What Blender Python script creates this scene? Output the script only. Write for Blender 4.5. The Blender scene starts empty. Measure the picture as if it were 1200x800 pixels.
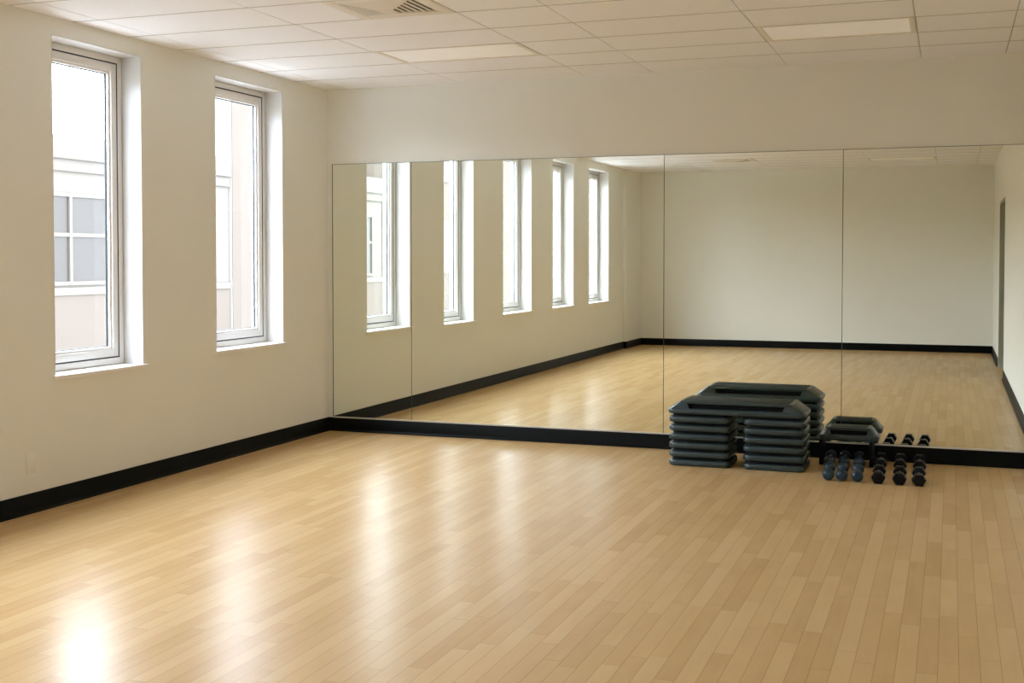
import bpy, bmesh, math, random
from mathutils import Vector, Matrix
random.seed(7)
S = bpy.context.scene
COL = S.collection

# ------------------------------------------------------------------ measures
H, W, L = 3.0, 5.80, 11.2          # room height, width (x), depth (towards -y)
BASE = 0.118                       # height of the black rubber base
MTOP = 2.347                       # top of the mirrors

# ------------------------------------------------------------------ helpers
def lin(c):
    c /= 255.0
    return c / 12.92 if c <= 0.04045 else ((c + 0.055) / 1.055) ** 2.4
def rgb(r, g, b):
    return (lin(r), lin(g), lin(b), 1.0)

def put(o, label=None, cat=None, group=None, kind=None):
    if label: o['label'] = label
    if cat: o['category'] = cat
    if group: o['group'] = group
    if kind: o['kind'] = kind
    return o

def empty(name, loc=(0, 0, 0)):
    o = bpy.data.objects.new(name, None)
    o.location = loc
    o.empty_display_size = 0.1
    COL.objects.link(o)
    return o

def build(name, bm, mats, parent=None, angle=35.0):
    """links the bmesh as ONE mesh object, smooth except across sharp edges"""
    bmesh.ops.recalc_face_normals(bm, faces=bm.faces[:])
    lim = math.radians(angle)
    for f in bm.faces: f.smooth = True
    for e in bm.edges:
        e.smooth = len(e.link_faces) == 2 and e.calc_face_angle(0.0) < lim
    me = bpy.data.meshes.new(name)
    bm.to_mesh(me); bm.free()
    for m in (mats if isinstance(mats, (list, tuple)) else [mats]): me.materials.append(m)
    o = bpy.data.objects.new(name, me)
    COL.objects.link(o)
    if parent is not None: o.parent = parent
    return o

def box(bm, x0, x1, y0, y1, z0, z1, bev=0.0, mi=0):
    t = bmesh.new()
    bmesh.ops.create_cube(t, size=1.0)
    for v in t.verts:
        v.co = Vector(((x0 + x1) / 2 + v.co.x * (x1 - x0), (y0 + y1) / 2 + v.co.y * (y1 - y0), (z0 + z1) / 2 + v.co.z * (z1 - z0)))
    if bev: bmesh.ops.bevel(t, geom=t.edges[:], offset=bev, segments=2, profile=0.5, affect='EDGES')
    for f in t.faces: f.material_index = mi
    me = bpy.data.meshes.new('t'); t.to_mesh(me); t.free(); bm.from_mesh(me); bpy.data.meshes.remove(me)

def loft(bm, rings, cap0=True, cap1=True, closed=True):
    vs = [[bm.verts.new(p) for p in r] for r in rings]
    n = len(vs[0])
    for a, b in zip(vs, vs[1:]):
        for i in range(n if closed else n - 1):
            j = (i + 1) % n
            bm.faces.new((a[i], a[j], b[j], b[i]))
    if cap0: bm.faces.new(vs[0][::-1])
    if cap1: bm.faces.new(vs[-1])

def rrect(w, d, r, z, cx=0, cy=0, n=6):
    r = max(min(r, w / 2 - 1e-4, d / 2 - 1e-4), 1e-4)
    out = []
    for sx, sy, a0 in ((1, 1, 0), (-1, 1, 90), (-1, -1, 180), (1, -1, 270)):
        for k in range(n + 1):
            a = math.radians(a0 + 90 * k / n)
            out.append((cx + sx * (w / 2 - r) + r * math.cos(a), cy + sy * (d / 2 - r) + r * math.sin(a), z))
    return out

def slab(bm, w, d, r, prof, cx=0, cy=0):
    """rounded-rectangle loft; prof = [(inset_x, inset_y, z), ...]"""
    loft(bm, [rrect(w - 2 * ix, d - 2 * iy, max(r - min(ix, iy), 0.004), z, cx, cy) for ix, iy, z in prof])

def lathe_y(bm, prof, n=24, cx=0, cz=0, rot=0.0):
    """prof = [(radius, y), ...] turned about an axis along y"""
    loft(bm, [[(cx + r * math.cos(rot + 2 * math.pi * k / n), y, cz + r * math.sin(rot + 2 * math.pi * k / n)) for k in range(n)] for r, y in prof])

def sweep(bm, prof, a, b, out):
    """cross-section prof = [(distance from wall, z), ...] carried from a to b; out = direction away from the wall"""
    rings = []
    for p in (a, b):
        rings.append([(p[0] + out[0] * d, p[1] + out[1] * d, z) for d, z in prof])
    loft(bm, rings)

def copy_tree(o, parent=None):
    c = o.copy(); COL.objects.link(c)
    if parent is not None: c.parent = parent
    for ch in list(o.children): copy_tree(ch, c)
    return c

# ------------------------------------------------------------------ materials
def mat(name, col, rough=0.6, spec=0.5, metal=0.0, bump=0.0, bscale=200.0, var=0.0, vscale=3.0):
    m = bpy.data.materials.new(name); m.use_nodes = True
    nt = m.node_tree; N = nt.nodes; K = nt.links
    b = N['Principled BSDF']
    b.inputs['Base Color'].default_value = col
    b.inputs['Roughness'].default_value = rough
    b.inputs['Specular IOR Level'].default_value = spec
    b.inputs['Metallic'].default_value = metal
    tc = N.new('ShaderNodeTexCoord')
    if bump:
        n = N.new('ShaderNodeTexNoise'); n.inputs['Scale'].default_value = bscale; n.inputs['Detail'].default_value = 3
        K.new(tc.outputs['Object'], n.inputs['Vector'])
        bp = N.new('ShaderNodeBump'); bp.inputs['Strength'].default_value = bump; bp.inputs['Distance'].default_value = 0.002
        K.new(n.outputs['Fac'], bp.inputs['Height']); K.new(bp.outputs['Normal'], b.inputs['Normal'])
    if var:
        n = N.new('ShaderNodeTexNoise'); n.inputs['Scale'].default_value = vscale; n.inputs['Detail'].default_value = 4
        K.new(tc.outputs['Object'], n.inputs['Vector'])
        mx = N.new('ShaderNodeMix'); mx.data_type = 'RGBA'
        mx.inputs['A'].default_value = tuple(c * (1 - var) for c in col[:3]) + (1,)
        mx.inputs['B'].default_value = tuple(min(1, c * (1 + var)) for c in col[:3]) + (1,)
        K.new(n.outputs['Fac'], mx.inputs['Factor']); K.new(mx.outputs['Result'], b.inputs['Base Color'])
    return m

M = {}
M['wall'] = mat('wall_paint', (0.82, 0.825, 0.77, 1), 0.75, 0.25, bump=0.15, bscale=260, var=0.015)
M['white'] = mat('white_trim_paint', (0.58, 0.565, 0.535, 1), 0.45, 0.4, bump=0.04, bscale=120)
M['sill'] = mat('white_sill_paint', (0.86, 0.85, 0.82, 1), 0.4, 0.4, bump=0.03, bscale=100)
M['frame'] = mat('white_window_profile', (0.80, 0.79, 0.77, 1), 0.35, 0.5, bump=0.02, bscale=80)
M['gasket'] = mat('dark_rubber_gasket', (0.02, 0.03, 0.03, 1), 0.5, 0.4, bump=0.02)
M['ceil'] = mat('ceiling_tile', (0.90, 0.905, 0.935, 1), 0.9, 0.1, bump=0.5, bscale=180, var=0.05, vscale=160)
M['grid'] = mat('ceiling_grid', (0.58, 0.56, 0.53, 1), 0.7, 0.2, bump=0.02)
M['diff'] = mat('light_diffuser', (0.96, 0.955, 0.95, 1), 0.5, 0.4, bump=0.1, bscale=300)
_b = M['diff'].node_tree.nodes['Principled BSDF']             # the troffers glow faintly
_b.inputs['Emission Color'].default_value = (1.0, 0.95, 0.88, 1); _b.inputs['Emission Strength'].default_value = 0.025
M['ventm'] = mat('vent_metal', (0.78, 0.74, 0.67, 1), 0.5, 0.4, bump=0.02)
M['dark'] = mat('vent_inside', (0.012, 0.012, 0.010, 1), 0.8, 0.2, bump=0.02)
M['rubber'] = mat('black_rubber_base', (0.0014, 0.0021, 0.0014, 1), 0.42, 0.10, bump=0.05, bscale=60)
M['alu'] = mat('mirror_channel', (0.62, 0.60, 0.55, 1), 0.35, 0.5, 0.6, bump=0.02)
M['mirror'] = mat('mirror_silver', (0.94, 0.975, 0.90, 1), 0.0, 0.5, 1.0)
M['medge'] = mat('mirror_edge', (0.035, 0.05, 0.04, 1), 0.3, 0.5, var=0.1)
M['step'] = mat('grey_green_plastic', (0.023, 0.041, 0.042, 1), 0.35, 0.5, bump=0.12, bscale=320)
M['stepd'] = mat('black_plastic', (0.0015, 0.002, 0.0017, 1), 0.6, 0.15, bump=0.1, bscale=250)
M['stepb'] = mat('gap_shade_neck', (0.002, 0.0028, 0.0024, 1), 0.6, 0.2, bump=0.1, bscale=250)  # near black: shade of the gaps between rims put into the colour
M['tread'] = mat('tread_rubber', (0.017, 0.026, 0.020, 1), 0.7, 0.25, bump=0.5, bscale=400)
M['vinyl'] = mat('blue_vinyl', (0.012, 0.030, 0.046, 1), 0.33, 0.4, bump=0.05, bscale=150)
M['hex'] = mat('black_hex_rubber', (0.0012, 0.0014, 0.002, 1), 0.35, 0.2, bump=0.1, bscale=150)
M['chrome'] = mat('steel_grip', (0.25, 0.25, 0.25, 1), 0.35, 0.5, 1.0, bump=0.1, bscale=300)
M['outlet'] = mat('outlet_plastic', (0.84, 0.83, 0.775, 1), 0.4, 0.4, bump=0.01)
M['door'] = mat('door_paint', (0.30, 0.31, 0.25, 1), 0.45, 0.4, bump=0.03)
M['facade'] = mat('facade_white', (0.074, 0.065, 0.053, 1), 0.85, 0.1, var=0.02, vscale=0.5)
M['facadec'] = mat('facade_cornice', (0.068, 0.060, 0.049, 1), 0.85, 0.1, bump=0.1, bscale=30)
M['pink'] = mat('facade_pink', (0.061, 0.049, 0.0385, 1), 0.85, 0.1, var=0.03, vscale=0.5)
M['gable'] = mat('gable_sky_white', (0.17, 0.155, 0.135, 1), 0.85, 0.1, bump=0.1, bscale=30)  # brightness of the sky put into this end-wall colour
M['pane'] = mat('far_window_pane', (0.023, 0.019, 0.014, 1), 0.4, 0.15, var=0.04, vscale=0.6)
M['street'] = mat('street_grey', (0.32, 0.31, 0.29, 1), 0.9, 0.1, bump=0.3, bscale=10, var=0.1)

# window glass: clear sheet with a faint surface reflection
g = bpy.data.materials.new('window_glass'); g.use_nodes = True
nt = g.node_tree; N = nt.nodes; K = nt.links; N.remove(N['Principled BSDF'])
tr = N.new('ShaderNodeBsdfTransparent'); tr.inputs['Color'].default_value = (0.95, 0.97, 0.96, 1)
gl = N.new('ShaderNodeBsdfGlossy'); gl.inputs['Roughness'].default_value = 0.0
lw = N.new('ShaderNodeLayerWeight'); lw.inputs['Blend'].default_value = 0.5
pw = N.new('ShaderNodeMath'); pw.operation = 'POWER'; pw.inputs[1].default_value = 5.0; K.new(lw.outputs['Facing'], pw.inputs[0])
fr = N.new('ShaderNodeMath'); fr.operation = 'MULTIPLY_ADD'; fr.inputs[1].default_value = 0.9; fr.inputs[2].default_value = 0.05; K.new(pw.outputs[0], fr.inputs[0])
mx = N.new('ShaderNodeMixShader')
K.new(fr.outputs[0], mx.inputs['Fac']); K.new(tr.outputs[0], mx.inputs[1]); K.new(gl.outputs[0], mx.inputs[2])
K.new(mx.outputs[0], N['Material Output'].inputs['Surface'])
M['glass'] = g

# strip maple floor: boards along y, 75 mm wide, random lengths and tones
def floor_material():
    m = bpy.data.materials.new('maple_strip_floor'); m.use_nodes = True
    nt = m.node_tree; N = nt.nodes; K = nt.links; b = N['Principled BSDF']
    def math_(op, a, c=None):
        n = N.new('ShaderNodeMath'); n.operation = op
        for i, v in enumerate((a, c)):
            if v is None: continue
            if isinstance(v, (int, float)): n.inputs[i].default_value = v
            else: K.new(v, n.inputs[i])
        return n.outputs[0]
    def wn(v, dim='1D'):
        n = N.new('ShaderNodeTexWhiteNoise'); n.noise_dimensions = dim
        K.new(v, n.inputs['W'] if dim == '1D' else n.inputs['Vector'])
        return n
    tc = N.new('ShaderNodeTexCoord'); sp = N.new('ShaderNodeSeparateXYZ'); K.new(tc.outputs['Object'], sp.inputs[0])
    BW, BL = 0.0745, 0.86
    u = math_('DIVIDE', sp.outputs['X'], BW)
    row = math_('FLOOR', u); fu = math_('FRACT', u)
    shift = math_('MULTIPLY', wn(row).outputs['Value'], 37.0)
    ln = math_('ADD', math_('MULTIPLY', wn(math_('ADD', row, 91.7)).outputs['Value'], 0.5), BL - 0.25)
    v = math_('ADD', math_('DIVIDE', sp.outputs['Y'], ln), shift)
    colm = math_('FLOOR', v); fv = math_('FRACT', v)
    cb = N.new('ShaderNodeCombineXYZ'); K.new(row, cb.inputs[0]); K.new(colm, cb.inputs[1])
    rnd = wn(cb.outputs[0], '2D')
    # grain stretched along the board, different for each board
    mp = N.new('ShaderNodeVectorMath'); mp.operation = 'MULTIPLY'; mp.inputs[1].default_value = (38, 2.4, 1)
    K.new(tc.outputs['Object'], mp.inputs[0])
    ad = N.new('ShaderNodeVectorMath'); ad.operation = 'ADD'; K.new(mp.outputs[0], ad.inputs[0])
    sc = N.new('ShaderNodeVectorMath'); sc.operation = 'SCALE'; sc.inputs['Scale'].default_value = 50; K.new(rnd.outputs['Color'], sc.inputs[0]); K.new(sc.outputs[0], ad.inputs[1])
    gr = N.new('ShaderNodeTexNoise'); gr.inputs['Scale'].default_value = 1.0; gr.inputs['Detail'].default_value = 6; gr.inputs['Roughness'].default_value = 0.6
    K.new(ad.outputs[0], gr.inputs['Vector'])
    mp2 = N.new('ShaderNodeVectorMath'); mp2.operation = 'MULTIPLY'; mp2.inputs[1].default_value = (9, 3.0, 1); K.new(tc.outputs['Object'], mp2.inputs[0])
    ad2 = N.new('ShaderNodeVectorMath'); ad2.operation = 'ADD'; K.new(mp2.outputs[0], ad2.inputs[0]); K.new(sc.outputs[0], ad2.inputs[1])
    fl = N.new('ShaderNodeTexNoise'); fl.inputs['Scale'].default_value = 1.0; fl.inputs['Detail'].default_value = 3; K.new(ad2.outputs[0], fl.inputs['Vector'])
    tone = math_('ADD', math_('ADD', math_('MULTIPLY', rnd.outputs['Value'], 0.36), 0.07), math_('ADD', math_('MULTIPLY', gr.outputs['Fac'], 0.26), math_('MULTIPLY', fl.outputs['Fac'], 0.34)))
    rp = N.new('ShaderNodeValToRGB'); K.new(tone, rp.inputs[0])
    e = rp.color_ramp.elements
    e[0].position = 0.12; e[0].color = FLOOR[0]
    e[1].position = 1.0; e[1].color = FLOOR[2]
    k = e.new(0.52); k.color = FLOOR[1]
    # fine dark joints
    du = math_('MULTIPLY', math_('MINIMUM', fu, math_('SUBTRACT', 1.0, fu)), BW)
    dv = math_('MULTIPLY', math_('MINIMUM', fv, math_('SUBTRACT', 1.0, fv)), BL)
    d = math_('MINIMUM', du, dv)
    mr = N.new('ShaderNodeMapRange'); mr.interpolation_type = 'SMOOTHSTEP'
    mr.inputs['From Min'].default_value = 0.0004; mr.inputs['From Max'].default_value = 0.0018
    mr.inputs['To Min'].default_value = 0.62; mr.inputs['To Max'].default_value = 1.0
    K.new(d, mr.inputs['Value'])
    vm = N.new('ShaderNodeVectorMath'); vm.operation = 'SCALE'; K.new(rp.outputs['Color'], vm.inputs[0]); K.new(mr.outputs[0], vm.inputs['Scale'])
    K.new(vm.outputs[0], b.inputs['Base Color'])
    b.inputs['Roughness'].default_value = FLOOR_ROUGH
    b.inputs['Specular IOR Level'].default_value = FLOOR_SPEC
    bp = N.new('ShaderNodeBump'); bp.inputs['Strength'].default_value = 0.12; bp.inputs['Distance'].default_value = 0.001
    hh = math_('ADD', math_('MULTIPLY', gr.outputs['Fac'], 0.15), mr.outputs[0])
    K.new(hh, bp.inputs['Height']); K.new(bp.outputs['Normal'], b.inputs['Normal'])
    return m
FLOOR = ((0.445, 0.272, 0.108, 1), (0.535, 0.353, 0.162, 1), (0.61, 0.430, 0.215, 1))
FLOOR_ROUGH, FLOOR_SPEC = 0.27, 0.068
SKY_H, SKY_Z, SKY_C = 6.8, 8.2, (0.90, 1.0, 1.19, 1)
M['floor'] = floor_material()

# ------------------------------------------------------------------ room shell
def struct(o, label, cat=None):
    return put(o, label, None, None, 'structure')

bm = bmesh.new(); box(bm, -0.3, W + 0.3, -L - 0.2, 0.2, -0.2, 0.0)
struct(build('floor', bm, M['floor']), 'glossy pale maple strip floor of the studio')

# windows on the left wall: (far-from-mirror edge, mirror-side edge, sill height)
WIN = [(-1.727, -0.765, 0.832), (-3.462, -2.600, 0.805), (-5.506, -4.439, 0.835), (-7.375, -6.396, 0.835), (-9.287, -8.165, 0.835)]
ZT = 2.890
bm = bmesh.new()
edges = sorted(WIN)
ys = [-L - 0.2] + [e for w in edges for e in w[:2]] + [0.2]
for i in range(0, len(ys) - 1):
    if i % 2 == 0: box(bm, -0.3, 0, ys[i], ys[i + 1], 0, H + 0.15)
    else:
        zs = edges[i // 2][2]
        box(bm, -0.3, 0, ys[i], ys[i + 1], 0, zs - 0.026)
        box(bm, -0.3, 0, ys[i], ys[i + 1], ZT, H + 0.15)
struct(build('wall_left', bm, M['wall']), 'off-white window wall with five tall narrow openings')
bm = bmesh.new(); box(bm, 0, W, 0, 0.2, 0, H + 0.15)
struct(build('wall_front', bm, M['wall']), 'off-white end wall that carries the mirrors')
bm = bmesh.new(); box(bm, 0, W, -L - 0.2, -L, 0, H + 0.15)
struct(build('wall_back', bm, M['wall']), 'plain off-white wall seen opposite in the mirrors')
DY0, DY1, DZ = -8.70, -6.90, 2.30
bm = bmesh.new()
box(bm, W, W + 0.3, -L - 0.2, DY0, 0, H + 0.15); box(bm, W, W + 0.3, DY1, 0.2, 0, H + 0.15)
box(bm, W, W + 0.3, DY0, DY1, DZ, H + 0.15)
struct(build('wall_right', bm, M['wall']), 'off-white side wall with a door, seen in the mirror')
bm = bmesh.new(); box(bm, 0.0, 0.055, -L, -10.20, 0, H)
struct(build('trim_1', bm, M['wall']), 'shallow off-white pilaster in the far corner seen in the mirror')

# ceiling: backing deck and lay-in tiles
GX = [0.0, 0.205, 1.266, 2.370, 2.930, 3.977, 4.950, 5.527, W]
ROW = 0.5425
GY = [0.0, -0.558] + [-0.558 - ROW * k for k in range(1, 20)]
GY = [y for y in GY if y > -L + 0.15] + [-L]
LIGHTS = [(1.266, 2.370, GY[3], GY[2]), (3.977, 4.950, GY[3], GY[2]), (3.977, 4.950, GY[18], GY[17])]
VENTS = [(1.742, 2.370, GY[6], GY[5]), (1.742, 2.370, GY[17], GY[16])]
bm = bmesh.new(); box(bm, -0.05, W + 0.05, -L - 0.05, 0.05, H + 0.012, H + 0.15, 0, 1)
gap = 0.0038
for i in range(len(GX) - 1):
    for j in range(len(GY) - 1):
        x0, x1, y0, y1 = GX[i], GX[i + 1], GY[j + 1], GY[j]
        if any(abs(x0 - a) < 1e-3 and abs(y0 - c) < 1e-3 for a, b_, c, d_ in LIGHTS): continue
        hit = [v for v in VENTS if abs(x1 - v[1]) < 1e-3 and abs(y0 - v[2]) < 1e-3]
        if hit: x1 = hit[0][0]
        a, b_ = x0 + (gap if x0 > 0 else 0), x1 - (gap if x1 < W else 0)
        box(bm, a, b_, y0 + (gap if y0 > -L else 0) * 0.8, y1 - (gap if y1 < 0 else 0) * 0.8, H, H + 0.012)
for y in GY[1:-1]:                                               # slim cross tees between the tiles
    for i in range(len(GX) - 1):
        x0, x1 = GX[i] + (gap if i else 0), GX[i + 1] - (gap if GX[i + 1] < W else 0)
        if any(abs(GX[i + 1] - v[1]) < 1e-3 and v[2] + 0.01 < y < v[3] - 0.01 for v in VENTS): continue
        box(bm, x0, x1, y - 0.006, y + 0.006, H - 0.0022, H + 0.004, 0.0008, 1)
struct(build('ceiling', bm, [M['ceil'], M['grid']]), 'suspended ceiling of off-white lay-in tiles')

# black rubber cove base
prof = [(0, 0.0), (0.024, 0.0), (0.024, 0.004), (0.014, 0.012), (0.010, 0.024), (0.009, BASE - 0.004), (0.006, BASE), (0, BASE)]
def base(name, segs, label):
    bm = bmesh.new()
    for a, b_, out in segs: sweep(bm, prof, a, b_, out)
    struct(build(name, bm, M['rubber'], angle=50), label)
base('baseboard_left', [((0, 0), (0, -10.20), (1, 0)), ((0, -10.2), (0.065, -10.2), (0, 1)), ((0.055, -10.20), (0.055, -L), (1, 0))], 'black rubber base along the window wall')
base('baseboard_front', [((0, 0), (W, 0), (0, -1))], 'black rubber base below the mirrors')
base('baseboard_back', [((0, -L), (W, -L), (0, 1))], 'black rubber base of the opposite wall in the mirror')
base('baseboard_right', [((W, 0), (W, DY1 + 0.05), (-1, 0)), ((W, DY0 - 0.05), (W, -L), (-1, 0))], 'black rubber base of the side wall in the mirror')

# ------------------------------------------------------------------ windows
def window(i, n, q, zs):
    r = empty('window_%d' % i, (0, n, zs)); r['kind'] = 'structure'
    r['label'] = ['tall white casement window nearest the mirror wall', 'tall white casement window second from the mirror wall',
                  'third tall window from the mirror wall, seen mirrored', 'fourth tall window from the mirror wall, seen mirrored',
                  'tall window farthest from the mirror wall, seen mirrored'][i - 1]
    w, h = q - n, ZT - zs
    XF, XB = -0.157, -0.232
    t = 0.003
    bm = bmesh.new()                                             # white plaster reveal
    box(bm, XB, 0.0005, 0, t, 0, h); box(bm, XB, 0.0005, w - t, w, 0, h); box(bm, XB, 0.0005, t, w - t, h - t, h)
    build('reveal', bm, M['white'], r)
    bm = bmesh.new()                                             # sill board with nosing
    box(bm, XB, 0.001, 0, w, -0.026, 0)
    box(bm, 0.0, 0.028, -0.024, w + 0.024, -0.026, 0.0, 0.004)
    build('window_sill', bm, M['sill'], r)
    def ring(name, a, fw, x0, x1, m, par, bev=0.003):
        bm = bmesh.new()
        box(bm, x1, x0, a, a + fw, a, h - a, bev); box(bm, x1, x0, w - a - fw, w - a, a, h - a, bev)
        box(bm, x1, x0, a + fw - bev, w - a - fw + bev, a, a + fw, bev); box(bm, x1, x0, a + fw - bev, w - a - fw + bev, h - a - fw, h - a, bev)
        return build(name, bm, m, par)
    ring('window_frame', t, 0.043, XF, XB, M['frame'], r)
    ring('frame_gasket', t + 0.0425, 0.009, XF - 0.002, XB + 0.01, M['gasket'], r, 0.001)
    sash = ring('window_sash', t + 0.050, 0.052, XF - 0.004, XB + 0.012, M['frame'], r)
    ring('glazing_bead', t + 0.100, 0.020, XF - 0.016, XF - 0.036, M['frame'], sash, 0.004)
    ring('glass_gasket', t + 0.100, 0.026, XF - 0.036, XF - 0.046, M['gasket'], sash, 0.001)
    bm = bmesh.new()
    xg, a = XF - 0.041, t + 0.110
    loft(bm, [[(xg, a, a), (xg, w - a, a), (xg, w - a, h - a), (xg, a, h - a)]], cap0=False)
    build('glass_pane', bm, M['glass'], r)
    # daylight is sampled through the opening
    ld = bpy.data.lights.new('window_portal', 'AREA'); ld.shape = 'RECTANGLE'; ld.size = h; ld.size_y = w
    ld.cycles.is_portal = True
    lo = bpy.data.objects.new('window_portal', ld); COL.objects.link(lo)
    lo.location = (-0.27, (n + q) / 2, (zs + ZT) / 2); lo.rotation_euler = (0, math.radians(-90), 0)
for i, (n, q, zs) in enumerate(WIN): window(i + 1, n, q, zs)

# ------------------------------------------------------------------ door (seen in the mirror)
d = empty('door_1', (W, (DY0 + DY1) / 2, 0)); d['kind'] = 'structure'; d['label'] = 'recessed grey-green double door on the side wall, seen mirrored'
hw = (DY1 - DY0) / 2
bm = bmesh.new()
box(bm, 0.0, 0.16, -hw, -hw + 0.045, 0, DZ, 0.003); box(bm, 0.0, 0.16, hw - 0.045, hw, 0, DZ, 0.003); box(bm, 0.0, 0.16, -hw + 0.04, hw - 0.04, DZ - 0.045, DZ, 0.003)
build('door_frame', bm, M['door'], d)
for s in (-1, 1):
    bm = bmesh.new(); a, b_ = sorted((s * 0.003, s * (hw - 0.048)))
    box(bm, 0.105, 0.15, a, b_, 0.008, DZ - 0.048, 0.003)
    lf = build('door_leaf', bm, M['door'], d)
    bm = bmesh.new(); box(bm, 0.06, 0.075, s * 0.07 - 0.012, s * 0.07 + 0.012, 0.9, 1.2, 0.004); box(bm, 0.07, 0.108, s * 0.07 - 0.01, s * 0.07 + 0.01, 0.93, 0.95); box(bm, 0.07, 0.108, s * 0.07 - 0.01, s * 0.07 + 0.01, 1.15, 1.17)
    build('door_handle', bm, M['chrome'], lf)

# ------------------------------------------------------------------ mirrors
MX = [0.048, 0.812, 3.021, 4.398, W - 0.006]
MLAB = ['narrow wall mirror panel beside the window wall corner', 'wide wall mirror panel reflecting four of the tall windows',
        'wall mirror panel behind the stack of step platforms', 'wall mirror panel above the black dumbbells, reflecting the door']
for i in range(4):
    o = empty('mirror_panel', (MX[i], 0, BASE))
    put(o, MLAB[i], 'mirror', 'wall mirror panels')
    w, h = MX[i + 1] - MX[i] - 0.001, MTOP - BASE
    bm = bmesh.new(); box(bm, 0.0018, w - 0.0018, -0.0075, -0.001, 0.007, h - 0.003)
    build('mirror_glass', bm, M['mirror'], o)
    bm = bmesh.new()
    for a in ((0, 0.0018 if i else 0.006, 0.006, h), (w - 0.0018, w, 0.006, h), (0.003, w - 0.003, h - 0.003, h)): box(bm, a[0], a[1], -0.0085, -0.0005, a[2], a[3])
    build('mirror_edge', bm, M['medge'], o)
bm = bmesh.new()
sweep(bm, [(0.0, 0.0), (0.0145, 0.0), (0.0145, 0.011), (0.0105, 0.011), (0.0095, 0.006), (0.0, 0.006)], (0.046, 0), (W - 0.002, 0), (0, -1))
o = build('trim_2', bm, M['alu']); o.location.z = BASE - 0.001
struct(o, 'thin metal channel along the foot of the mirrors')

# ------------------------------------------------------------------ ceiling fixtures
LL = ['dim troffer light in the ceiling nearer the windows', 'dim troffer light in the ceiling above the dumbbells', 'dim troffer light by the opposite wall, seen mirrored']
for k, (x0, x1, y0, y1) in enumerate(LIGHTS):
    o = empty('ceiling_light', ((x0 + x1) / 2, (y0 + y1) / 2, H)); put(o, LL[k], 'ceiling light', 'flat troffer lights in the ceiling')
    a, b_ = (x1 - x0) / 2 - 0.004, (y1 - y0) / 2 - 0.004
    f = 0.035
    bm = bmesh.new()
    box(bm, -a, -a + f, -b_, b_, -0.003, 0.011, 0.002); box(bm, a - f, a, -b_, b_, -0.003, 0.011, 0.002)
    box(bm, -a + f, a - f, -b_, -b_ + 0.02, -0.003, 0.011, 0.002); box(bm, -a + f, a - f, b_ - 0.02, b_, -0.003, 0.011, 0.002)
    build('light_frame', bm, M['ventm'], o)
    bm = bmesh.new(); box(bm, -a + f - 0.002, a - f + 0.002, -b_ + 0.018, b_ - 0.018, 0.003, 0.010)
    build('diffuser', bm, M['diff'], o)

def vent(x0, x1, y0, y1, label):
    o = empty('air_vent', ((x0 + x1) / 2, (y0 + y1) / 2, H)); put(o, label, 'vent', 'square air vents in the ceiling')
    a, b_ = (x1 - x0) / 2 - 0.004, (y1 - y0) / 2 - 0.004
    f = 0.075
    bm = bmesh.new()
    box(bm, -a, -a + f, -b_, b_, -0.004, 0.011, 0.003); box(bm, a - f, a, -b_, b_, -0.004, 0.011, 0.003)
    box(bm, -a + f, a - f, -b_, -b_ + f, -0.004, 0.011, 0.003); box(bm, -a + f, a - f, b_ - f, b_, -0.004, 0.011, 0.003)
    build('vent_frame', bm, M['ventm'], o)
    A, B = a - f, b_ - f
    bm = bmesh.new(); box(bm, -A, A, -B, B, 0.0105, 0.0118)
    build('vent_throat', bm, M['dark'], o)
    c = 0.05                                                     # small flat centre
    bm = bmesh.new()                                             # plain front and rear vanes
    for s in (-1, 1):
        loft(bm, [[(-A, s * B, 0.0), (A, s * B, 0.0), (c, s * c, -0.028), (-c, s * c, -0.028)],
                  [(-A, s * B, 0.006), (A, s * B, 0.006), (c, s * c, -0.022), (-c, s * c, -0.022)]])
    box(bm, -c, c, -c, c, -0.030, -0.022, 0.002)
    build('vane', bm, M['ventm'], o)
    for s in (-1, 1):                                            # louvred banks to the sides
        bm = bmesh.new()
        n = 6
        for k in range(n):
            t0, t1 = k / n, (k + (0.82 if s < 0 else 0.42)) / n
            xa, xb = A + (c - A) * t0, A + (c - A) * t1
            ya, yb = B + (c - B) * t0, B + (c - B) * t1
            za, zb = -0.028 * t0, -0.028 * t1 - 0.002
            loft(bm, [[(s * xa, -ya, za), (s * xa, ya, za), (s * xb, yb, zb), (s * xb, -yb, zb)],
                      [(s * xa, -ya, za + 0.003), (s * xa, ya, za + 0.003), (s * xb, yb, zb + 0.003), (s * xb, -yb, zb + 0.003)]])
        build('louvre_bank', bm, M['ventm'], o)
vent(*VENTS[0], 'square louvred air vent at the top edge, nearer the mirrors')
vent(*VENTS[1], 'square louvred air vent by the opposite wall, seen mirrored')

# ------------------------------------------------------------------ outlet on the window wall
o = empty('wall_outlet', (0, -3.68, 0.30)); put(o, 'pale wall outlet low on the window wall', 'outlet')
bm = bmesh.new(); box(bm, 0, 0.006, -0.037, 0.037, -0.062, 0.062, 0.003); build('cover_plate', bm, M['outlet'], o)
for s in (-1, 1):
    bm = bmesh.new(); box(bm, 0.005, 0.008, -0.017, 0.017, s * 0.026 - 0.016, s * 0.026 + 0.016, 0.0015)
    sk = build('socket', bm, M['outlet'], o)
    bm = bmesh.new(); box(bm, 0.0075, 0.0083, -0.008, -0.006, s * 0.026 - 0.004, s * 0.026 + 0.006); box(bm, 0.0075, 0.0083, 0.006, 0.008, s * 0.026 - 0.004, s * 0.026 + 0.006)
    build('slot', bm, M['grid'], sk)

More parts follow.
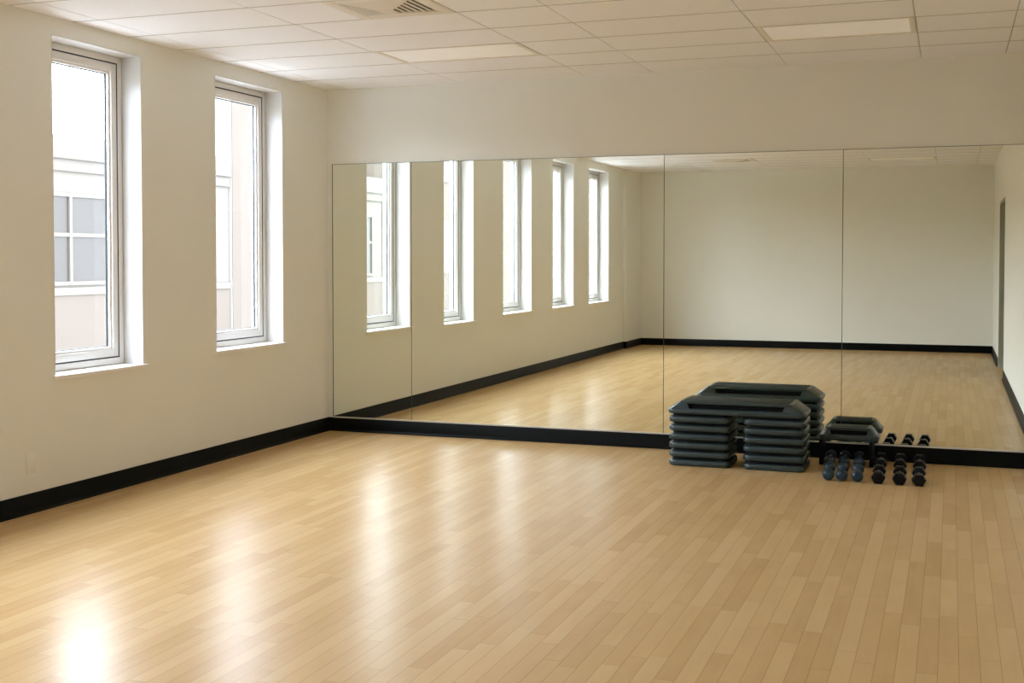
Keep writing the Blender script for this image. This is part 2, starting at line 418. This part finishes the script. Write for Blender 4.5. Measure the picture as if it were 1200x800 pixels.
# ------------------------------------------------------------------ step platform and its risers
LAY = 0.064                                                      # one riser
SY0, SY1 = -0.745, -0.335                                        # front and back of the stack
SD = SY1 - SY0; SCY = (SY0 + SY1) / 2
def make_riser(w):
    o = empty('riser_block')
    bm = bmesh.new()
    slab(bm, w, SD, 0.055, [(0.012, 0.012, 0.001), (0.004, 0.004, 0.004), (0.0, 0.0, 0.010), (-0.001, -0.001, 0.022), (0.0, 0.0, 0.034), (0.003, 0.003, 0.040), (0.010, 0.010, 0.0445), (0.034, 0.034, 0.045)])
    build('rim', bm, M['step'], o, 45)
    bm = bmesh.new()
    slab(bm, w, SD, 0.055, [(0.030, 0.030, 0.0), (0.028, 0.028, 0.003), (0.028, 0.028, LAY - 0.002), (0.030, 0.030, LAY)])
    build('body', bm, M['stepb'], o, 45)
    for s in (-1, 1):
        bm = bmesh.new(); y = s * (SD / 2 - 0.024)
        box(bm, -w * 0.24, w * 0.27, min(y, y - s * 0.01), max(y, y - s * 0.01), 0.0455, LAY - 0.001, 0.001)
        build('grip_recess', bm, M['stepd'], o)  # black panel, shade of a grip hollow put into its colour
    return o
ORD = ['resting on the floor', 'second up from the floor', 'third up from the floor', 'fourth up from the floor', 'fifth up from the floor', 'topmost, right under the long platform']
for s, (x, rw, side) in enumerate(((3.450, 0.452, 'column nearer the windows'), (3.988, 0.440, 'column nearer the dumbbells'))):
    riser0 = make_riser(rw)
    for k in range(6):
        r = riser0 if k == 0 else copy_tree(riser0)
        r.location = (x, SCY, k * LAY)
        put(r, 'dark grey riser block, %s, %s' % (ORD[k], side), 'riser', 'stacked riser blocks')

def make_step(name, w, d, r, h, end, recess, lip):
    """step platform: rim, end blocks, recessed grips, deck with tread"""
    o = empty(name)
    z1, z2, z3 = lip, h * 0.78, h
    bm = bmesh.new()
    slab(bm, w, d, r, [(0.012, 0.012, 0.0), (0.003, 0.003, 0.004), (0, 0, 0.012), (0, 0, z1 - 0.010), (0.006, 0.005, z1 - 0.003), (0.016, 0.012, z1)])
    build('rim', bm, M['step'], o, 45)
    for s in (-1, 1):                                            # sloping ends
        bm = bmesh.new()
        def ring(xo, xi, yi, z):
            p = [(s * (w / 2 - xo), -(d / 2 - yi - 0.03), z), (s * (w / 2 - xo - 0.02), -(d / 2 - yi), z), (s * (w / 2 - xi), -(d / 2 - yi), z),
                 (s * (w / 2 - xi), (d / 2 - yi), z), (s * (w / 2 - xo - 0.02), (d / 2 - yi), z), (s * (w / 2 - xo), (d / 2 - yi - 0.03), z)]
            return p
        loft(bm, [ring(0.014, end + 0.075 * min(1, w), 0.010, z1 - 0.004), ring(0.02, end + 0.07 * min(1, w), 0.012, z1 + 0.006), ring(end * 0.92, end + 0.05 * min(1, w), 0.030, z3 - 0.006), ring(end * 1.02, end + 0.045 * min(1, w), 0.040, z3 - 0.001)])
        build('end_block', bm, M['step'], o, 25)
    bm = bmesh.new()
    box(bm, -w / 2 + end + 0.03 * w, w / 2 - end - 0.03 * w, -d / 2 + recess, d / 2 - recess, z1 - 0.002, z2 + 0.003)
    build('grip_recess', bm, M['stepd'], o)
    bm = bmesh.new()
    slab(bm, w - 2 * end, d - 0.05, 0.02, [(0.004, 0.004, z2), (0.0, 0.0, z2 + 0.004), (0.0, 0.0, z3 - 0.006), (0.006, 0.006, z3)])
    build('deck', bm, M['step'], o, 40)
    bm = bmesh.new()
    slab(bm, w - 2 * end - 0.05, d - 0.09, 0.015, [(0, 0, z3 - 0.002), (0, 0, z3 + 0.002), (0.003, 0.003, z3 + 0.003)])
    build('tread', bm, M['tread'], o, 40)
    return o
st = make_step('step_platform', 0.996, SD + 0.004, 0.055, 0.095, 0.090, 0.05, 0.039)
st.location = (3.714, SCY, 6 * LAY)
put(st, 'long dark grey step platform lying across both columns of risers', 'step platform')

sm = make_step('reflection_step', 0.425, 0.245, 0.04, 0.098, 0.055, 0.03, 0.045)  # added bench, stands in for what is only a reflected step
sm.location = (4.478, -0.235, 0.186)
put(sm, 'small dark step bench by the mirror, added in place of a step reflection', 'step bench')
for x in (-0.197, 0.160):
    bm = bmesh.new(); slab(bm, 0.028, 0.20, 0.01, [(0.002, 0.002, -0.186), (0, 0, -0.182), (0, 0, 0.001)], x, 0)
    build('leg', bm, M['stepd'], sm)  # legs made up to carry the added bench over the dumbbells

# ------------------------------------------------------------------ dumbbells
HL = 0.27                                                        # between head centres
def make_dumbbell(name, black):
    o = empty(name)
    R = 0.041
    for s in (-1, 1):
        bm = bmesh.new(); c = s * HL / 2; e = 0.038 if black else 0.036
        if black:
            Rc = R / math.cos(math.pi / 6) * 0.98
            pr = [(0.026, c - e), (Rc * 0.90, c - e * 0.94), (Rc, c - e * 0.70), (Rc, c + e * 0.70), (Rc * 0.90, c + e * 0.94), (0.026, c + e)]
            lathe_y(bm, pr, 6, 0, R * 0.98, 0.0)
        else:
            pr = [(R * math.sin(a) ** 0.62 if 0 < a < math.pi else 0.004, c - e * math.cos(a)) for a in [math.pi * k / 14 for k in range(15)]]
            lathe_y(bm, pr, 28, 0, R)
        build('head', bm, M['hex'] if black else M['vinyl'], o, 30 if black else 60)
    bm = bmesh.new(); hl = HL / 2 - 0.04
    lathe_y(bm, [(0.013, -hl), (0.0145, -hl * 0.5), (0.0155, 0), (0.0145, hl * 0.5), (0.013, hl)], 16, 0, R)
    build('handle', bm, M['chrome'] if black else M['vinyl'], o)
    return o
blue0, black0 = make_dumbbell('round_dumbbell', False), make_dumbbell('hex_dumbbell', True)
COLS = [((4.345, 4.385), False, 'row nearest the step stack'), ((4.445, 4.474), False, 'middle blue row'), ((4.552, 4.578), False, 'last blue row'),
        ((4.703, 4.718), True, 'black row nearest the blue ones'), ((4.838, 4.855), True, 'middle black row'), ((4.972, 4.980), True, 'row farthest from the blue ones')]
FY, BY = (-0.955 + -0.685) / 2, (-0.40 + -0.13) / 2
used = set()
for (xb, xf), black, where in COLS:
    for y, x, end in ((FY, xf, 'front'), (BY, xb, 'rear')):
        src = black0 if black else blue0
        o = copy_tree(src) if src.name in used else src
        used.add(src.name)
        o.location = (x, y, 0)
        o.rotation_euler.z = math.radians(3.0 if not black else 1.5)
        put(o, '%s dumbbell on the floor, %s one of the %s' % ('black hexagonal' if black else 'round dark blue', end, where), 'dumbbell', 'black hex dumbbells' if black else 'blue dumbbells')

# ------------------------------------------------------------------ street side
GZ = -4.2
bm = bmesh.new(); box(bm, -60, -0.5, -90, 70, GZ - 0.2, GZ)
struct(build('street', bm, M['street']), 'pale street between the studio and the buildings opposite')

FX = -12.0
b1 = empty('office_building', (FX, 0, GZ)); put(b1, 'low white building across the street, with flat cornice and gridded windows', 'building', 'buildings across the street')
Y0, Y1 = -25.5, 16.75
def zz(z): return z - GZ
bm = bmesh.new(); box(bm, -8, 0, Y0, Y1, zz(0.72), zz(3.9)); build('wall', bm, M['facade'], b1)
bm = bmesh.new(); box(bm, -8, 0.03, Y0, Y1, 0, zz(0.74)); build('lower_wall', bm, M['pink'], b1)
bm = bmesh.new(); box(bm, -8.1, 0.12, Y0, Y1, zz(3.55), zz(4.03), 0.01); box(bm, -8.1, 0.06, Y0, Y1, zz(3.30), zz(3.56), 0.01); build('cornice', bm, M['facadec'], b1)
bm = bmesh.new(); box(bm, 0, 0.06, Y0, Y1, zz(0.74), zz(0.90), 0.01); build('sill_course', bm, M['facade'], b1)
for y0 in (9.6, 4.4, -0.8, -6.0, -11.2, -16.4, -24.8):
    y1 = y0 + 2.6
    z0, z1 = zz(0.95), zz(2.86)
    bm = bmesh.new()
    for a in (y0, (y0 + y1) / 2 - 0.04, y1 - 0.08): box(bm, -0.02, 0.05, a, a + 0.08, z0, z1)
    for a in (z0, (z0 + z1) / 2 + 0.05, z1 - 0.08): box(bm, -0.02, 0.045, y0, y1, a, a + 0.08)
    f = build('window', bm, M['facade'], b1)
    bm = bmesh.new(); box(bm, -0.02, 0.012, y0 + 0.02, y1 - 0.02, z0 + 0.02, z1 - 0.02)
    build('pane', bm, M['pane'], f)
def block(name, y0, y1, x, top, label, wins):
    b = empty(name, (x, (y0 + y1) / 2, GZ)); put(b, label, 'building', 'buildings across the street')
    hh = (y1 - y0) / 2
    bm = bmesh.new(); box(bm, -3.5, 0, -hh, hh, 0, zz(top)); build('wall', bm, M['pink'], b)
    bm = bmesh.new(); box(bm, -3.5, -0.02, -hh - 0.03, -hh + 0.01, 0, zz(top)); build('gable_sky_sheet', bm, M['gable'], b)  # added sheet over the end wall, whitened to read as bright sky
    bm = bmesh.new(); box(bm, -3.6, 0.10, -hh - 0.04, hh, zz(top), zz(top) + 0.4, 0.02); build('parapet', bm, M['facadec'], b)
    for yy in wins:
        for z0 in (0.95, 4.2):
            bm = bmesh.new(); a, c = yy - (y0 + y1) / 2, zz(z0)
            for k in (a, a + 1.52): box(bm, -0.02, 0.05, k, k + 0.08, c, c + 1.9)
            for k in (c, c + 0.95, c + 1.82): box(bm, -0.02, 0.045, a, a + 1.6, k, k + 0.08)
            f = build('window', bm, M['facade'], b)
            bm = bmesh.new(); box(bm, -0.02, 0.012, a + 0.02, a + 1.58, c + 0.02, c + 1.88); build('pane', bm, M['pane'], f)
block('apartment_building', 16.85, 30, FX + 0.06, 7.6, 'tall pale pink building beyond the white one, seen through the window nearest the mirrors', (24.0, 27.0))
block('apartment_building', -62, -25.6, FX + 0.15, 7.0, 'tall pale pink building seen only in the mirrored windows', (-30.8, -35.6, -41.4, -47.6))

# ------------------------------------------------------------------ daylight: bright overcast sky
w = bpy.data.worlds.new('overcast'); S.world = w; w.use_nodes = True
bg = w.node_tree.nodes['Background']
WN, WK = w.node_tree.nodes, w.node_tree.links                 # overcast sky: brighter towards the zenith
wt = WN.new('ShaderNodeTexCoord'); ws = WN.new('ShaderNodeSeparateXYZ'); WK.new(wt.outputs['Generated'], ws.inputs[0])
wm = WN.new('ShaderNodeMapRange'); wm.inputs['From Min'].default_value = 0.0; wm.inputs['From Max'].default_value = 1.0
wm.inputs['To Min'].default_value = SKY_H; wm.inputs['To Max'].default_value = SKY_Z
WK.new(ws.outputs['Z'], wm.inputs['Value']); WK.new(wm.outputs[0], bg.inputs['Strength'])
bg.inputs['Color'].default_value = SKY_C

# ------------------------------------------------------------------ camera
cd = bpy.data.cameras.new('camera'); cam = bpy.data.objects.new('camera', cd); COL.objects.link(cam)
yaw, pitch = 0.3494, -0.0296
cam.location = (5.1734, -9.4523, 1.5321)
cam.rotation_mode = 'XYZ'
cam.rotation_euler = (math.pi / 2 + pitch, 0, yaw)
cd.sensor_width = 36.0; cd.sensor_fit = 'HORIZONTAL'
cd.lens = 1413.0 / 1200 * 36
cd.shift_y = -(400 - 343.13) / 1200
cd.clip_start = 0.02; cd.clip_end = 500
S.camera = cam

S.view_settings.view_transform = 'Standard'; S.view_settings.look = 'None'
S.view_settings.gamma = 1.0; S.view_settings.use_curve_mapping = False
S.view_settings.exposure = 1.55
cy = S.cycles
cy.max_bounces = 20; cy.diffuse_bounces = 12; cy.glossy_bounces = 10; cy.transmission_bounces = 8; cy.transparent_max_bounces = 16
cy.caustics_reflective = True; cy.caustics_refractive = False
cy.blur_glossy = 0.1; cy.sample_clamp_indirect = 12.0
cy.use_denoising = True
